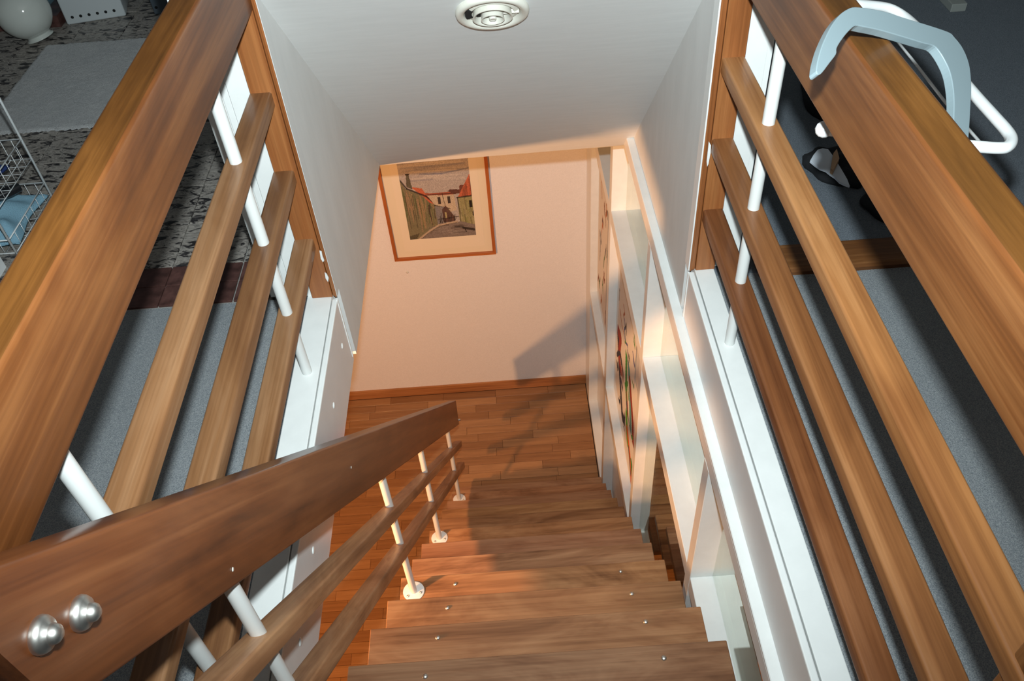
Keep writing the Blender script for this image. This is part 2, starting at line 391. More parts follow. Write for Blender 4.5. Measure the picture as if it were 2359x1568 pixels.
# timber posts at the wall with white trim beside them
def wallpost(side):
    s = -1 if side == 'l' else 1
    a, b_, c_ = (.598, .538, .5255) if s < 0 else (.578, .5225, .505)
    t = thing('railing_post', (s*a, YP+.02, 0), 'reddish pine post at the end of the left railing beside grey plaster' if s < 0 else 'reddish pine post at the end of the right railing, dark knot near its top', 'post')
    X = lambda p, q: (min(s*p, s*q), max(s*p, s*q))
    box('post_face', *X(a, b_), YP, YP+.04, 0, .99, POSTW, t, ax=(0, 0, 1), bev=.0015, seg=1)
    box('edge_strip', *X(b_-.001, c_), YP+.004, YP+.04, 0, .99, POSTW, t, ax=(0, 0, 1), bev=.002)
    box('edge_bead', *X(c_+.006, c_), YP-.001, YP+.01, 0, .99, POSTW, t, ax=(0, 0, 1), bev=.002)
    # white casing, with two shallow steps
    w_ = .72 if s < 0 else .645
    bm = box_bm(*X(a, a+.055), YP+.012, YP+.04, 0, 1.0, None, .0015, 1)
    if s > 0: box_bm(*X(a+.05, w_), YP+.0125, YP+.04, 0, 1.0, bm)
    else:
        box_bm(*X(a+.055, a+.075), YP+.018, YP+.04, 0, 1.0, bm, .003); box_bm(*X(a+.075, w_-.012), YP+.024, YP+.04, 0, 1.0, bm, .003)
        box_bm(*X(w_-.014, w_+.003), YP+.018, YP+.045, 0, 1.0, bm, .003)
    tag(mk('casing', bm, WHITE, t), 'white painted casing')
wallpost('l'); wallpost('r')
# flakes of white wall paint left on the timber edges
def flake(name, x, pts, lab):
    P_ = [at(u, v, y=YP-.0035) for u, v in pts]
    tag(mk(name, prism_bm([(p.x, p.y, p.z) for p in P_], (0, .003, 0)), WHITE), lab, 'paint flake')
flake('paint_flake', 0, [(1633, 326), (1638, 335), (1637, 352), (1632, 378), (1629, 384), (1628, 372), (1631, 345)], 'long white paint flake on the edge of the right pine post')
flake('paint_flake', 0, [(736, 578), (741, 580), (743, 590), (747, 600), (744, 604), (739, 596)], 'small white paint flake on the edge of the left pine post, upper of two')
flake('paint_flake', 0, [(748, 628), (753, 632), (757, 640), (756, 650), (750, 641)], 'small white paint flake on the edge of the left pine post, lower of two')

# ------------------------------------------------------------------ railings round the opening
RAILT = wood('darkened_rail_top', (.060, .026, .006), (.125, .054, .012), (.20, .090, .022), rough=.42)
def board(name, x0, x1, y0, y1, z0, z1, parent, m=RAILW, bev=.006):
    bm = box_bm(x0, x1, y0, y1, z0, z1); long = [e for e in bm.edges if abs(e.verts[0].co.y-e.verts[1].co.y) > .1]
    bevel(bm, bev, 4, long)
    o = mk(name, bm, m, parent, ax=(0, 1, 0), smooth=True, sharp=60)
    if name == 'handrail':                       # the flat top gets a darker wood tone than the sides
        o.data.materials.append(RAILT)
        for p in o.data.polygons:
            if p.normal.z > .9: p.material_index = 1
    return o
def spindle(x, y, z0, z1, parent, r=.0135, lean=0):
    bm = tube_bm([(x, y, z0), (x, y+lean, z1)], r, 20)
    return mk('spindle', bm, SPINW, parent, smooth=True, sharp=60)
lr = thing('landing_railing', (-.57, 1.1, 0), 'left wooden railing with thick handrail and white spindles beside tiled floor', 'railing')
rr = thing('landing_railing', (.55, 1.1, 0), 'right wooden railing with hanger over its handrail above grey carpet', 'railing')
YN = .30
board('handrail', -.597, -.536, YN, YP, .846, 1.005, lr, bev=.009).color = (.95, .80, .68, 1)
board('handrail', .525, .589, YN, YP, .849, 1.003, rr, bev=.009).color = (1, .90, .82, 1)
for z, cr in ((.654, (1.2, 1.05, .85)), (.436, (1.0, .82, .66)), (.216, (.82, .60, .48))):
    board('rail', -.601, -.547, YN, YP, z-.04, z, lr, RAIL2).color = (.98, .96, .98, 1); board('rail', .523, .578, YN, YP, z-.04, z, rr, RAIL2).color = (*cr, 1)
for y in (1.552, .652): spindle(-.5745, y, 0, .86, lr)
spindle(.5535, 1.548, 0, .86, rr)
for s, x0, x1, p in ((-1, -.599, -.545, lr), (1, .525, .578, rr)):
    box('newel', x0+.004, x1-.004, .345, .398, 0, .86, RAILW, p, ax=(0, 0, 1), bev=.004)

# ------------------------------------------------------------------ the staircase
TY = lambda i: .945+.2097*i
TZ = lambda i: -.4527-.2262*i
TL_, TR_ = -.4954, .4644
st = thing('staircase', (0, 1.8, ZF), 'steep open wooden staircase leading down to the parquet floor', 'staircase')
for i in range(-1, 12):
    bm = box_bm(TL_, TR_, TY(i)-.27, TY(i), TZ(i)-.038, TZ(i), None, .002, 1)
    t = mk('tread', bm, TREADW, st, ax=(1, 0, 0)); q = random.uniform(.82, 1.12); t.color = (q, q*random.uniform(.92, 1.0), q*random.uniform(.85, 1.0), 1)
    if i < 4:
        # one round-headed screw over each stringer
        for (sx, sy) in ((-.298, -.040), (.300, -.035)):
            scb = lathe_bm([(0, .0045), (.004, .0038), (.0068, .0016), (.0075, 0), (.0075, -.001)], (sx, TY(i)+sy, TZ(i)), (0, 0, 1), 16)
            mk('screw', scb, STEEL, t, smooth=True)
def slopeline(c, y, k=1.0787): return c-k*y
for x0 in (-.335, .265):
    c0 = .567-.038/1-.225
    ya, yb = .62, 3.30
    poly = [(x0, ya, slopeline(c0, ya)), (x0, yb, max(slopeline(c0, yb), ZF)), (x0, yb, ZF), (x0, 3.12, ZF), (x0, ya, slopeline(c0-.2, ya))]
    mk('stringer', prism_bm(poly, (.07, 0, 0), .003, 1), TREADW, st, ax=(0, 1, -1.0787))
# stair balustrade
sr = thing('stair_railing', (-.447, 1.8, ZF), 'sloping wooden stair handrail with two lower rails and white spindles on the treads', 'railing')
def sloped(name, c1, k1, c2, k2, ya, yb, x0, x1, m, r):
    bm = prism_bm([(x0, ya, c2-k2*ya), (x0, ya, c1-k1*ya), (x0, yb, c1-k1*yb), (x0, yb-.03, c2-k2*(yb-.03))], (x1-x0, 0, 0))
    long = [e for e in bm.edges if abs(e.verts[0].co.y-e.verts[1].co.y) > .5]
    bevel(bm, r, 3, long)
    return mk(name, bm, m, sr, ax=(0, 1, -k1), smooth=True, sharp=60)
sloped('handrail', 1.4241, 1.0806, 1.2143, 1.0862, .309, 3.402, -.468, -.422, STAIRW, .005)
sloped('rail', 1.050, 1.085, .991, 1.085, .33, 3.372, -.471, -.423, TREADW, .005)
sloped('rail', .834, 1.085, .772, 1.085, .33, 3.345, -.471, -.423, TREADW, .005)
for i, yy in ((3, 1.516), (6, 2.158), (10, 2.997), (-1, .632)):
    zt = 1.3-1.083*yy; sp = spindle(-.447, yy, TZ(i) if i > 0 else -.2, zt, sr, .0125)
    fl_ = mk('flange', lathe_bm([(0, .004), (.036, .004), (.0385, .0025), (.0385, 0)], (-.447, yy, TZ(i)), (0, 0, 1), 32), WHITE, sp, smooth=True, sharp=40)
    for a in (-.3, 1.8, 3.9):
        if i > 0: mk('flange_screw', lathe_bm([(0, .0075), (.0035, .0065), (.0058, .0035), (.0058, .003)], (-.447+.027*math.cos(a), yy+.027*math.sin(a), TZ(i)), (0, 0, 1), 12), STEEL, sr, smooth=True)
for (yy, zz) in ((.343, .953), (.386, .907)):
    pr_ = [(0, .0205), (.004, .020), (.0078, .017), (.0095, .0125), (.0095, .0105), (.0145, .0085), (.0165, .005), (.017, .002), (.0165, 0)]
    mk('cap_nut', lathe_bm(pr_, (-.422, yy, zz), (1, 0, 0), 28), STEEL, sr, smooth=True)
mk('cap_nut', lathe_bm([(0, .016), (.005, .014), (.007, .009), (.007, 0)], (-.424, 3.385, -2.42), (1, .25, 0), 16), STEEL, sr, smooth=True)
for (u, v) in ((809, 1076), (536, 1311)):
    p = at(u, v, x=-.4215)
    tag(mk('wood_plug', lathe_bm([(0, .0008), (.003, .0006), (.0032, 0)], p, (1, 0, 0), 10), IVORY, sr), 'tiny pale filler spot')

# ------------------------------------------------------------------ soffit air valve
vt = thing('ceiling_vent', (-.011, 1.99, .749), 'round ivory air valve with concentric rings on the sloping grey soffit', 'vent')
nrm = Vector((0, -SL, -1)).normalized(); cc_ = Vector((-.0105, 1.990, zs(1.990)))
def ringp(name, prof, m=IVORY, seg=48, **k): return mk(name, lathe_bm(prof, cc_, nrm, seg), m, vt, smooth=True, sharp=50)
ringp('flange', [(.089, 0), (.0895, .006), (.087, .0125), (.082, .0155), (.076, .0155), (.070, .012), (.0675, .006), (.067, .001)])
ringp('dish', [(.067, .001), (.064, .0045), (.056, .009), (.053, .0095), (.050, .006), (.050, .0005), (0, .0005)])
ringp('ring', [(.0455, .0005), (.0475, .016), (.0485, .021), (.0465, .0215), (.043, .019), (.0415, .0125), (.040, .0008)])
ringp('ring', [(.026, .0008), (.0275, .020), (.0285, .025), (.0268, .0255), (.0235, .022), (.0225, .015), (.022, .0008)])
ringp('hub', [(.009, .0008), (.009, .022), (.0078, .0245), (.006, .0235), (0, .0235)])
for a0, a1, ra, rb in ((2.5, 3.25, .0485, .050), ):
    pass
sx_ = Vector((1, 0, 0)); ty_ = nrm.cross(sx_)
bm = bmesh.new()
for r0_, r1_ in ((.0505, .066), (.0295, .0400)):
    a0, a1 = PI*.86, PI*1.10
    ps = []
    for q in range(9):
        a = a0+(a1-a0)*q/8
        d = sx_*math.cos(a)+ty_*math.sin(a); ps.append((cc_+d*r0_+nrm*.0100, cc_+d*r1_+nrm*.0100))
    V = [(bm.verts.new(a), bm.verts.new(b)) for a, b in ps]
    for q in range(8): bm.faces.new((V[q][0], V[q][1], V[q+1][1], V[q+1][0]))
g = bmesh.ops.extrude_face_region(bm, geom=bm.faces[:]); bmesh.ops.translate(bm, verts=[e for e in g['geom'] if isinstance(e, bmesh.types.BMVert)], vec=-nrm*.006)
mk('slot', bm, VOID, vt)
mk('spoke', box_bm(-.0105, .056, -.0012, .0012, -.001, .012).copy() if False else prism_bm([cc_+sx_*.008+nrm*.012, cc_+sx_*.064+nrm*.012, cc_+sx_*.064+nrm*.002, cc_+sx_*.008+nrm*.002], ty_*.002), IVORY, vt)

# ------------------------------------------------------------------ colour printing
class Canvas:
    def __init__(s, w, h, bg): s.a = np.ones((h, w, 3))*np.array(bg); s.w, s.h = w, h; s.Y, s.X = np.mgrid[0:h, 0:w]; s.X = (s.X+.5)/w; s.Y = (s.Y+.5)/h
    def mask(s, poly):
        m = np.zeros(s.X.shape, bool); n = len(poly)
        for i in range(n):
            x0, y0 = poly[i]; x1, y1 = poly[(i+1) % n]
            if y0 == y1: continue
            c = ((y0 > s.Y) != (y1 > s.Y)) & (s.X < (x1-x0)*(s.Y-y0)/(y1-y0)+x0); m ^= c
        return m
    def poly(s, poly, col, al=1.): m = s.mask(poly); s.a[m] = s.a[m]*(1-al)+np.array(col)*al
    def line(s, pts, wd, col, al=1.):
        for (x0, y0), (x1, y1) in zip(pts[:-1], pts[1:]):
            dx, dy = x1-x0, y1-y0; L = dx*dx+dy*dy+1e-9; t = np.clip(((s.X-x0)*dx+(s.Y-y0)*dy)/L, 0, 1)
            d = np.hypot(s.X-x0-t*dx, s.Y-y0-t*dy); k = (np.clip((wd-d)/wd*2.5, 0, 1)*al)[..., None]; s.a = s.a*(1-k)+np.array(col)*k
    def speck(s, amt, rng): s.a *= (1+rng.normal(0, amt, s.a.shape[:2]))[..., None]
def print_mesh(name, cv, p0, ux, vy, m, parent, nrm_off=None, keep=None):
    h, w_ = cv.a.shape[:2]; p0 = Vector(p0); ux = Vector(ux); vy = Vector(vy)
    me = bpy.data.meshes.new(name); vs = []; fs = []; cols = []
    if keep is None:
        g = np.arange((w_+1)*(h+1)).reshape(h+1, w_+1)
        vs = [tuple(p0+ux*(i/w_)+vy*(j/h)) for j in range(h+1) for i in range(w_+1)]
        for j in range(h):
            for i in range(w_): fs.append((g[j, i], g[j+1, i], g[j+1, i+1], g[j, i+1])); cols.append(cv.a[j, i])
    else:
        for j in range(h):
            for i in range(w_):
                if keep[j, i]:
                    b0 = len(vs)
                    for (a, b) in ((0, 0), (0, 1), (1, 1), (1, 0)): vs.append(tuple(p0+ux*((i+a)/w_)+vy*((j+b)/h)))
                    fs.append((b0, b0+1, b0+2, b0+3)); cols.append(cv.a[j, i])
    me.from_pydata(vs, [], [tuple(int(q) for q in f) for f in fs]); ca = me.color_attributes.new('Col', 'FLOAT_COLOR', 'CORNER')
    d = np.ones((len(fs), 4, 4)); d[:, :, :3] = np.clip(np.array(cols), 0, 1)[:, None, :]; ca.data.foreach_set('color', d.ravel())
    me.materials.append(m); return link(bpy.data.objects.new(name, me), Matrix.Identity(4), parent)

# ------------------------------------------------------------------ framed street picture on the far wall
rng = np.random.default_rng(3)
cv = Canvas(120, 160, (.50, .44, .40))
for k in range(26):
    yy = rng.uniform(0, .33); cv.line([(rng.uniform(-.1, .6), yy), (rng.uniform(.4, 1.1), yy+rng.uniform(-.03, .02))], rng.uniform(.006, .02), (.30, .29, .33) if k % 2 else (.66, .58, .50), .5)
cv.line([(0, .06), (1, .02)], .03, (.35, .30, .22), .5); cv.line([(.3, .25), (.6, .26), (1, .22)], .009, (.18, .19, .25), .7)
OL = (.22, .19, .10); BR = (.10, .065, .045); K = (.03, .022, .018); RED = (.62, .16, .08); CRM = (.62, .50, .36)
cv.poly([(0, .30), (.06, .40), (.34, .50), (.46, .60), (.45, .84), (.30, .90), (.18, 1), (0, 1)], OL, .95)
for k in range(60):
    x = rng.uniform(0, .44); y0 = .38+x*.42+rng.uniform(-.01, .1); cv.line([(x, y0), (x+rng.uniform(-.01, .02), y0+rng.uniform(.06, .4))], rng.uniform(.004, .011), [(.05, .04, .03), (.36, .25, .13), (.14, .16, .07), (.42, .26, .16)][k % 4], .75)
cv.poly([(.13, .38), (.30, .41), (.36, .50), (.47, .60), (.38, .58), (.30, .50)], RED)
cv.line([(0, .30), (.08, .40), (.34, .50), (.47, .61)], .012, K, .9)
cv.poly([(.10, .25), (.14, .25), (.16, .41), (.08, .38)], (.14, .12, .08)); cv.line([(.10, .245), (.14, .245)], .01, K)
cv.poly([(.35, .48), (.74, .49), (.76, .68), (.56, .72), (.44, .60)], CRM)
cv.poly([(.33, .465), (.72, .47), (.75, .50), (.36, .495)], (.42, .12, .07)); cv.line([(.34, .485), (.72, .488)], .006, K, .7)
for xa in (.50, .64): cv.poly([(xa, .52), (xa+.045, .52), (xa+.045, .60), (xa, .60)], (.07, .05, .04))
cv.line([(.575, .48), (.60, .64)], .006, K, .8); cv.line([(.44, .61), (.66, .66)], .008, K, .8)
cv.poly([(.44, .62), (.60, .64), (.62, .82), (.45, .84)], (.24, .22, .22), .9); cv.poly([(.54, .67), (.60, .62), (.72, .76), (.72, .82), (.54, .82)], (.12, .06, .045), .95)
cv.poly([(.575, .70), (.60, .70), (.60, .77), (.575, .77)], (.5, .42, .2))
for k in range(14): xx = rng.uniform(.46, .76); cv.line([(xx, .74+rng.uniform(-.03, .04)), (xx+rng.uniform(-.05, .05), .84)], .006, K, .7)
cv.line([(.46, .78), (.78, .76)], .006, K, .8)
cv.poly([(.66, .46), (.70, .44), (.84, .45), (.86, .49), (.74, .50)], (.14, .06, .045)); cv.poly([(.84, .40), (.92, .40), (.86, .50), (.82, .49)], (.20, .07, .05))
cv.poly([(.80, .53), (1, .28), (1, .53)], RED); 
for k in range(9): xx = .85+.018*k; cv.line([(xx, .53-(xx-.80)*1.1), (xx, .53)], .004, K, .8)
cv.poly([(.78, .53), (1, .53), (1, .90), (.78, .86)], (.36, .32, .15))
for k in range(24): xx = rng.uniform(.79, 1.); y0 = rng.uniform(.55, .8); cv.line([(xx, y0), (xx+.01, y0+rng.uniform(.05, .15))], .012, [(.10, .08, .04), (.48, .42, .24), (.25, .27, .09)][k % 3], .45)
cv.line([(.78, .54), (1, .53)], .010, K, .9); cv.line([(.79, .54), (.80, .86)], .007, K, .8)
cv.poly([(.95, .58), (.99, .58), (.99, .66), (.95, .66)], K); cv.poly([(.99, .70), (1, .70), (1, .76), (.98, .76)], K)
cv.poly([(.16, 1), (.30, .91), (.44, .85), (.80, .82), (1, .87), (1, 1)], (.26, .21, .18))
for k in range(26): yy = rng.uniform(.86, .97); xx = rng.uniform(.3, .75); cv.line([(xx, yy), (xx+rng.uniform(.05, .2), yy-.005)], .007, [(.10, .075, .06), (.36, .30, .26)][k % 2], .5)
cv.line([(.14, 1), (.30, .92), (.46, .85), (.74, .82)], .016, (.55, .42, .30)); cv.line([(.17, 1), (.31, .925), (.47, .86), (.74, .83)], .004, K, .8)
cv.line([(.82, .90), (.98, .93)], .018, K, .9); cv.line([(.84, .90), (.86, .95)], .008, K); cv.line([(.70, .88), (.82, .89)], .012, K, .7)
cv.poly([(0, .96), (.16, .93), (.10, 1), (0, 1)], (.12, .10, .06)); cv.a *= .85; cv.speck(.12, rng)
pf = thing('framed_picture', (-.449, YW-.012, -1.836), 'orange-wood framed old-street picture on the pink-lit far wall', 'picture')
bx0, bx1, bz0, bz1 = -.781, -.117, -1.836, -.90; fwid = .021; yf = YW-.022
def fbar(p): mk('frame_bar', prism_bm(p, (0, .021, 0), .001, 1), mat_fr, pf, ax=(Vector(p[1])-Vector(p[0])))
mat_fr = wood('orange_frame_wood', (.36, .10, .025), (.44, .13, .035), (.50, .16, .045), tint=0)
a, b_, c_, d_ = (bx0, yf, bz0), (bx1, yf, bz0), (bx1, yf, bz1), (bx0, yf, bz1)
ai, bi, ci, di = (bx0+fwid, yf, bz0+fwid), (bx1-fwid, yf, bz0+fwid), (bx1-fwid, yf, bz1-fwid), (bx0+fwid, yf, bz1-fwid)
for q in ((a, b_, bi, ai), (b_, c_, ci, bi), (c_, d_, di, ci), (d_, a, ai, di)): fbar(q)
MATB, *_ = mat('cream_mount_board', .7, (.80, .70, .52)); MATP, *_ = mat('cream_paper', .7, (.82, .71, .54))
box('mount', bx0+.01, bx1-.01, YW-.008, YW-.002, bz0+.01, bz1-.01, MATB, pf)
box('sheet', -.704, -.184, YW-.0095, YW-.008, -1.766, -.97, MATP, pf)
ax0, ax1, az0, az1 = -.657, -.234, -1.675, -1.03
print_mesh('print', cv, (ax0, YW-.0102, az1), (ax1-ax0, 0, 0), (0, 0, az0-az1), PRINT, pf)
tag(mk('wall_plug', lathe_bm([(.009, 0), (.009, -.004), (.004, -.006), (0, -.003)], (-.717, YW, -1.948), (0, 1, 0), 12), IVORY, smooth=True), 'small beige plug in the far wall below the picture', 'wall plug')

# children's drawings on the panels
DR = [0]
def strokes(name, y0, y1, z0, z1, xg, items, label, n=(110, 140)):
    c = Canvas(n[0], n[1], (.80, .78, .75)); base = c.a.copy(); K2 = np.zeros(c.a.shape[:2], bool)
    for kind, pts, wd, col in items:
        t = Canvas(n[0], n[1], (0, 0, 0))
        if kind == 'l': t.line(pts, wd*1.55, (1, 1, 1))
        else: t.poly(pts, (1, 1, 1))
        m = t.a[..., 0] > .5; c.a[m] = col; K2 |= m
    o = print_mesh(name, c, (xg-.0006*len(DR), y1, z1), (0, y0-y1, 0), (0, 0, z0-z1), PRINT, None)
    tag(o, label, 'drawing'); DR.append(o); return o
r = random.Random(5)
def rs(n, cols, x0=0, x1=1, y0=0, y1=1, L=.12, wd=.012):
    out = []
    for k in range(n):
        x, y = r.uniform(x0, x1), r.uniform(y0, y1); pts = [(x, y)]
        for q in range(3): x += r.uniform(-L, L); y += r.uniform(-L, L); pts.append((min(1, max(0, x)), min(1, max(0, y))))
        out.append(('l', pts, wd, cols[k % len(cols)]))
    return out
xg = .520
# window coordinates: u=0 is the far side of the pane, v=0 the top
strokes('drawing', 2.62, 3.18, -1.93, -1.40, xg, [('l', [(.05, .25), (.2, .55), (.5, .95), (.85, .75), (1, .5)], .045, (.04, .04, .06)), ('l', [(.1, .3), (.4, .4), (.75, .75)], .035, (.05, .04, .05)), ('l', [(.05, .2), (.2, .15), (.15, .45), (.3, .5)], .05, (.35, .06, .04)), ('l', [(.35, .6), (.6, .62), (.7, .9)], .03, (.10, .09, .16))]+rs(8, [(.04, .04, .06), (.3, .08, .05)], .1, .9, .3, .9, .15, .018), 'dark red and black drawing low on the middle white panel beside the stairs')
strokes('drawing', 2.46, 2.92, -1.80, -1.30, xg, [('l', [(.1, .15), (.2, .6), (.4, .85)], .05, (.05, .30, .06)), ('l', [(.2, .1), (.45, .4), (.6, .8)], .06, (.14, .34, .36)), ('l', [(.4, .3), (.7, .6), (.85, .95)], .05, (.30, .05, .03)), ('l', [(.3, .75), (.6, .95)], .03, (.05, .05, .12))]+rs(4, [(.05, .3, .06), (.3, .06, .04)], .1, .9, .1, .9, .12, .02), 'green, teal and red drawing on the middle white panel, nearer the viewer')
strokes('drawing', 2.40, 2.80, -2.03, -1.72, xg, [('l', [(.05, .05), (.25, .5)], .07, (.12, .42, .04)), ('l', [(.2, .3), (.55, .6), (.7, .9)], .07, (.75, .16, .03)), ('l', [(.6, .5), (.9, .95)], .06, (.05, .28, .06)), ('l', [(.35, .5), (.6, .8)], .03, (.06, .06, .05))], 'small orange and green drawing at the bottom of the middle white panel')
strokes('drawing', 2.62, 3.16, -1.38, -1.02, xg, rs(11, [(.06, .06, .05), (.10, .12, .32), (.10, .28, .08), (.4, .12, .05)], 0, 1, 0, 1, .13, .014), 'thin scribbled drawing at the top of the middle white panel')
strokes('drawing', 3.62, 4.02, -1.95, -1.00, xg, rs(20, [(.25, .10, .05), (.10, .20, .06), (.10, .10, .12), (.5, .2, .1)], 0, 1, 0, 1, .09, .014), 'column of small coloured scribbles on the farthest white panel', (80, 180))

# ------------------------------------------------------------------ hanger and clothes stand on the right
T1, T2, T3 = at(1885, 170, z=1.035), at(2050, 48, z=1.03), at(2226, 322, z=.90)
pn = (T2-T1).cross(T3-T1).normalized()
if pn.z < 0: pn = -pn
def onp(u, v):
    d = fw+r2*((u-1179.5)/F)+u2*((784-v)/F); return CAM+d*((T1-CAM).dot(pn)/d.dot(pn))
HC = [(120, 640), (130, 560), (165, 430), (215, 310), (270, 210), (340, 125), (410, 78), (470, 62), (600, 75), (750, 105), (900, 155), (1100, 215), (1240, 260), (1330, 295), (1365, 330), (1430, 410), (1480, 510), (1510, 620), (1522, 780), (1515, 950), (1502, 1180), (1490, 1320), (1480, 1420),
      (1350, 1400), (1355, 1250), (1362, 1050), (1365, 900), (1352, 760), (1325, 640), (1280, 540), (1230, 460), (1180, 412), (1080, 385), (900, 330), (700, 272), (560, 243), (480, 230), (430, 265), (380, 320), (330, 390), (305, 440), (300, 490), (240, 570), (180, 650), (150, 673), (128, 668)]
HS_ = smoothpath([(x, y, 0) for x, y in HC], 3)
poly = [onp(1850+q.x/3.92, q.y/3.92) for q in HS_]
bm = prism_bm(poly, -pn*.014); 
bevel(bm, .0012, 2, [e for e in bm.edges if abs((e.verts[0].co-e.verts[1].co).normalized().dot(pn)) < .5])
hg = tag(mk('clothes_hanger', bm, HANGM), 'pale blue curved shoulder hanger hooked over the right handrail', 'hanger')
vs_ = thing('clothes_stand', at(2240, 480, z=0), 'white tubular clothes stand behind the right handrail', 'clothes stand')
Z = .76
pA = [at(1925, 0, z=Z+.03), at(1965, 9, z=Z+.03), at(2010, 13, z=Z+.02), at(2050, 20, z=Z+.01), at(2085, 40, z=Z), at(2120, 72, z=Z), at(2150, 105, z=Z), at(2240, 212, z=Z), at(2290, 268, z=Z), at(2320, 302, z=Z), at(2330, 322, z=Z), at(2322, 337, z=Z), at(2300, 341, z=Z), at(2235, 336, z=Z), at(2100, 322, z=Z), at(1900, 299, z=Z), at(1892, 298, z=Z)]
path = smoothpath(pA, 6)
mk('tube_frame', tube_bm(path, .0105, 16), TUBEW, vs_, smooth=True)
pe = at(1898, 298, z=Z)
mk('end_ball', lathe_bm([(0, -.017), (.009, -.014), (.014, -.007), (.0155, 0), (.014, .007), (.009, .013), (0, .016)], pe, path[-2]-path[-8], 20), TUBEW, vs_, smooth=True)
mk('rod', tube_bm([at(2045, 68, z=.6), at(2100, 135, z=.6), at(2185, 245, z=.6), at(2258, 328, z=.6), at(2262, 334, z=.65)], .0035, 8), TUBEW, vs_, smooth=True)
for (u, v, f_, g_) in ((2110, 323, 2260, 610), (1990, 130, 2080, 330)):
    mk('leg', tube_bm([at(u, v, z=Z-.01), at(f_, g_, z=.0)], .010, 12), TUBEW, vs_, smooth=True)
mk('leg', tube_bm([at(1990, 130, z=Z-.01), at(1985, 30, z=Z+.02)], .009, 12), TUBEW, vs_, smooth=True)

def blob(name, px, sx, sy, sz, rot, label, cat, m=BLACKC, seed=1, z0=-.01, wr=.25, group=None):
    c = at(*px, z=0); bm = bmesh.new(); bmesh.ops.create_icosphere(bm, subdivisions=4, radius=1)
    rg = random.Random(seed); ph = [rg.uniform(0, 6) for _ in range(8)]; ca, sa = math.cos(rot), math.sin(rot)
    for v in bm.verts:
        x, y, z = v.co
        k = 1+wr*(math.sin(4*x+ph[0])*math.cos(3*y+ph[1])*.5+.3*math.sin(7*y+ph[2]+3*x)+.2*math.sin(11*x+5*z+ph[3]))
        x, y = x*k*sx, y*k*sy; z = max(z, -.3)*sz*(1+.35*math.sin(5*v.co.x+ph[4])*math.sin(6*v.co.y+ph[5]))+.3*sz
        v.co = (c.x+x*ca-y*sa, c.y+x*sa+y*ca, max(0, z)+z0)
    return tag(mk(name, bm, m, smooth=True), label, cat, group)
blob('clothing', (1935, 225), .12, .25, .07, -.15, 'black crumpled garment on the carpet below the clothes stand, its upper heap', 'clothing', seed=2)
blob('clothing', (1930, 388), .085, .12, .045, .5, 'flat black garment under the white cloth on the right carpet', 'clothing', seed=5, wr=.18)
blob('clothing', (2068, 470), .10, .11, .05, .3, 'black bundle of cloth half hidden by the right handrail, nearest the sill strip', 'clothing', seed=9, wr=.15)
q = [(1884, 344), (1895, 341), (1908, 343), (1922, 362), (1938, 388), (1952, 412), (1958, 428), (1946, 424), (1934, 418), (1924, 408), (1912, 400), (1902, 392), (1890, 388), (1878, 380), (1866, 370), (1874, 356)]
bm = prism_bm([at(u, v, z=.062) for u, v in q], (0, 0, -.008), .001, 1)
tag(mk('folded_cloth', bm, PAPER), 'white cloth with wavy edge lying on black clothing', 'cloth')
q = [(1928, 342), (1934, 364), (1920, 392), (1914, 388), (1920, 352)]
tag(mk('wooden_peg', prism_bm([at(u, v, z=.085) for u, v in q], (0, 0, -.018), .001, 1), PEGW), 'small pale wooden peg on the white cloth', 'peg')
# foot of a piece of furniture at the top right
tf = thing('table', (1.93, 3.6, 0), 'grey wooden table foot on the dark carpet at the top right', 'table')
a_, b_ = at(2208, 22, z=0), at(2150, -40, z=0); d = (b_-a_); d.z = 0; d.normalize(); n_ = Vector((-d.y, d.x, 0))*.032
p0 = Vector((a_.x, a_.y, -.01))
mk('foot', prism_bm([p0-n_, p0+n_, p0+n_+d*.55, p0-n_+d*.55], (0, 0, .034), .003), GREYW, tf, ax=d)
p1 = p0+d*.30+Vector((0, 0, .034)); mk('leg', prism_bm([p1-n_*.9, p1+n_*.9, p1+n_*.9+d*.05, p1-n_*.9+d*.05], (0, 0, .66), .003), GREYW, tf)
p2 = p1+Vector((0, 0, .66)); e = d*.4; f_ = n_.normalized()*.5
mk('table_top', prism_bm([p2-e-f_*.2, p2-e+f_, p2+e+f_, p2+e-f_*.2], (0, 0, .025), .003), GREYW, tf)

# ------------------------------------------------------------------ things on the left, beyond the railing
bm = bmesh.new(); nx, ny = 90, 90; rg = random.Random(4); x0, x1, y0, y1 = -2.05, -1.28, 2.95, 3.725
g = [[None]*(ny+1) for _ in range(nx+1)]
for i in range(nx+1):
    for j in range(ny+1):
        ex = rg.uniform(-.006, .006) if i in (0, nx) else 0; ey = rg.uniform(-.007, .007) if j in (0, ny) else 0
        edge = i in (0, nx) or j in (0, ny)
        g[i][j] = bm.verts.new((x0+(x1-x0)*i/nx+ex, y0+(y1-y0)*j/ny+ey, -.003 if edge else .006+rg.uniform(-.0022, .0022)))
for i in range(nx):
    for j in range(ny): bm.faces.new((g[i][j], g[i+1][j], g[i+1][j+1], g[i][j+1]))
tag(mk('rug', bm, RUG, smooth=True), 'white looped bath rug on the mottled stone tiles', 'rug')
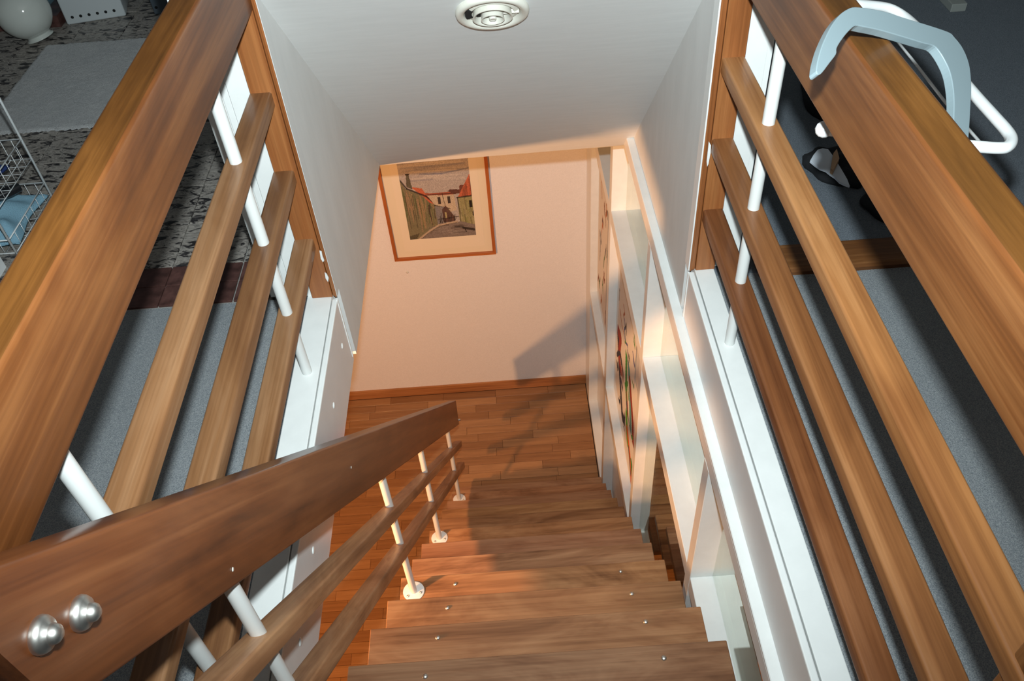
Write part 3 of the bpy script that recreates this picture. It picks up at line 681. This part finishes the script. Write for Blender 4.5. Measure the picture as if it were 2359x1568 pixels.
# opal globe
gc = at(53, 27, z=.125); gr = .118
nk = (at(86, 74, z=.03)-gc).normalized()
t = thing('glass_globe', (gc.x, gc.y, 0), 'round opal glass lamp globe standing on the dark tiles at the top left', 'lamp globe')
prof = [(0, -gr)]+[(gr*math.sin(a), -gr*math.cos(a)) for a in [PI*k/28 for k in range(1, 25)]]
ra = prof[-1][0]; ha = prof[-1][1]
mk('globe', lathe_bm(prof+[(ra, ha+.004)], gc, nk, 40), GLOBE, t, smooth=True)
mk('neck', lathe_bm([(ra-.006, ha-.002), (ra+.002, ha+.002), (ra+.004, ha+.008), (ra+.011, ha+.011), (ra+.012, ha+.016), (ra+.004, ha+.018), (ra-.012, ha+.016)], gc, nk, 40), GLOBE, t, smooth=True)
# perforated boxes
def perf(name, A, B, h, depth, m, label, nh, hx0, hx1, rot=0):
    A, B = Vector(A), Vector(B); A.z = B.z = -.004; d = (B-A).normalized(); n = Vector((-d.y, d.x, 0)); up_ = Vector((0, 0, 1))
    t = thing(name, A, label, 'storage box'); L = (B-A).length
    mk('body', prism_bm([A, B, B+n*depth, A+n*depth], (0, 0, h), .008, 3), m, t, smooth=True, sharp=40)
    for k in range(nh):
        c = A+d*(hx0+(hx1-hx0)*k/max(1, nh-1)*L/ .001*.001)+up_*.034 if False else A+d*(hx0+(hx1-hx0)*k/max(1, nh-1))+up_*.034
        mk('hole', lathe_bm([(0, .0010), (.0068, .0010), (.0068, -.001)], c, -n, 14), VOID, t)
    return t
perf('storage_box', at(155, 57, z=0), at(291, 35, z=0), .42, .22, PLASG, 'grey white plastic box with a row of holes near its bottom edge', 6, .035, .225)
perf('storage_box', at(356, 33, z=0), at(396, 27, z=0), .42, .20, PLASD, 'dark slate plastic box with holes beside the left handrail', 2, .018, .085)
box('x', 0, .01, 0, .01, 0, .01, VOID); bpy.data.objects.remove(bpy.data.objects['x'])
struct(box('baseboard_left', -3.3, -2.05, 3.93, 4.40, -.012, .05, MAHOG))
struct(box('wall_tiled_left', -3.3, -.73, 4.40, 4.5, -.012, 2.45, PLASD))
pa, pb = at(112, 42, z=0), at(122, 40, z=0)
tag(mk('plastic_panel', prism_bm([pa, pb, pb+Vector((0, 0, .3)), pa+Vector((0, 0, .3))], (.0, .12, 0)), CLEAR), 'blue tinted clear plastic panel between the globe and the box', 'panel')
# radiator slats at the very top, by the handrail
ra_ = thing('radiator', at(395, 8, z=0), 'white ribbed radiator showing over the left handrail', 'radiator')
c = at(399, 16, z=0)
for k in range(8): box('rib', c.x+.018*k, c.x+.018*k+.013, c.y+.05, c.y+.11, -.01, .6, TUBEW, ra_, bev=.003)
# wire basket tower
wb = thing('basket_tower', (-1.8, 2.33, 0), 'white wire basket tower holding folded things at the left edge', 'basket')
bx_ = (-2.02, -1.592); by_ = (2.172, 2.492)
for x in bx_:
    for y in by_: mk('post', tube_bm([(x, y, -.01), (x, y, 1.0)], .0042, 10), TUBEW, wb, smooth=True)
def basket(zb, zt):
    bm = bmesh.new()
    for z, rr_ in ((zb, .0018), (zt, .0028), ):
        tube_bm([(bx_[0], by_[0], z), (bx_[1], by_[0], z), (bx_[1], by_[1], z), (bx_[0], by_[1], z)], rr_, 6, bm, closed=True)
    for k in range(1, 12):
        x = bx_[0]+(bx_[1]-bx_[0])*k/12
        tube_bm([(x, by_[0], zt), (x, by_[0], zb), (x, by_[1], zb), (x, by_[1], zt)], .0012, 5, bm)
    for k in range(1, 7):
        y = by_[0]+(by_[1]-by_[0])*k/7
        tube_bm([(bx_[0], y, zt), (bx_[0], y, zb), (bx_[1], y, zb), (bx_[1], y, zt)], .0012, 5, bm)
    mk('wire_basket', bm, TUBEW, wb, smooth=True)
basket(0.004, .055); basket(.15, .225); basket(.36, .43)
# contents
def cloth(name, x0, x1, y0, y1, z, amp, m, label, cat, seed):
    bm = bmesh.new(); n = 26; rg = random.Random(seed); ph = [rg.uniform(0, 6) for _ in range(6)]; G = []
    for i in range(n+1):
        R_ = []
        for j in range(n+1):
            u, v = i/n, j/n; e = min(u, v, 1-u, 1-v); e = min(1, e*5)
            uu = u+.05*math.sin(6*v+ph[0]); vv = v+.05*math.sin(5*u+ph[1])
            R_.append(bm.verts.new((x0+(x1-x0)*uu, y0+(y1-y0)*vv, z+e**.6*amp*(.6+.25*math.sin(7*u+3*v+ph[2])+.18*math.sin(13*v-4*u+ph[3])))))
        G.append(R_)
    for i in range(n):
        for j in range(n): bm.faces.new((G[i][j], G[i+1][j], G[i+1][j+1], G[i][j+1]))
    g = bmesh.ops.extrude_face_region(bm, geom=bm.faces[:]); bmesh.ops.translate(bm, verts=[e for e in g['geom'] if isinstance(e, bmesh.types.BMVert)], vec=(0, 0, -.006))
    return tag(mk(name, bm, m, smooth=True), label, cat)
cloth('towel', -1.80, -1.605, 2.20, 2.47, .012, .075, TOWEL, 'light blue crumpled towel in the lowest wire basket', 'towel', 3)
cloth('pouch', -1.95, -1.66, 2.21, 2.46, .158, .05, BLUE, 'dark blue cloth pouch in the wire basket', 'pouch', 8)
cloth('pouch', -1.97, -1.64, 2.20, 2.46, .368, .08, BLACKC, 'black cloth bundle in the highest visible wire basket', 'pouch', 5)
mk_ = tube_bm([at(-30, 462, z=.115), at(20, 442, z=.115), at(46, 430, z=.115)], [.017, .017, .014], 14)
tag(mk('hair_brush', mk_, GLOSSB, smooth=True, sharp=60), 'shiny black handle lying above the light blue towel', 'brush')
cb = thing('cabinet', (-1.85, 1.95, 0), 'white low cabinet at the far left edge, in front of the wire baskets', 'cabinet')
box('body', -2.05, -1.605, 1.75, 2.115, -.01, .50, TUBEW, cb, bev=.003); box('cabinet_top', -2.06, -1.60, 1.74, 2.12, .50, .52, TUBEW, cb, bev=.003)
box('door', -2.03, -1.63, 1.732, 1.75, .03, .48, TUBEW, cb, bev=.003)
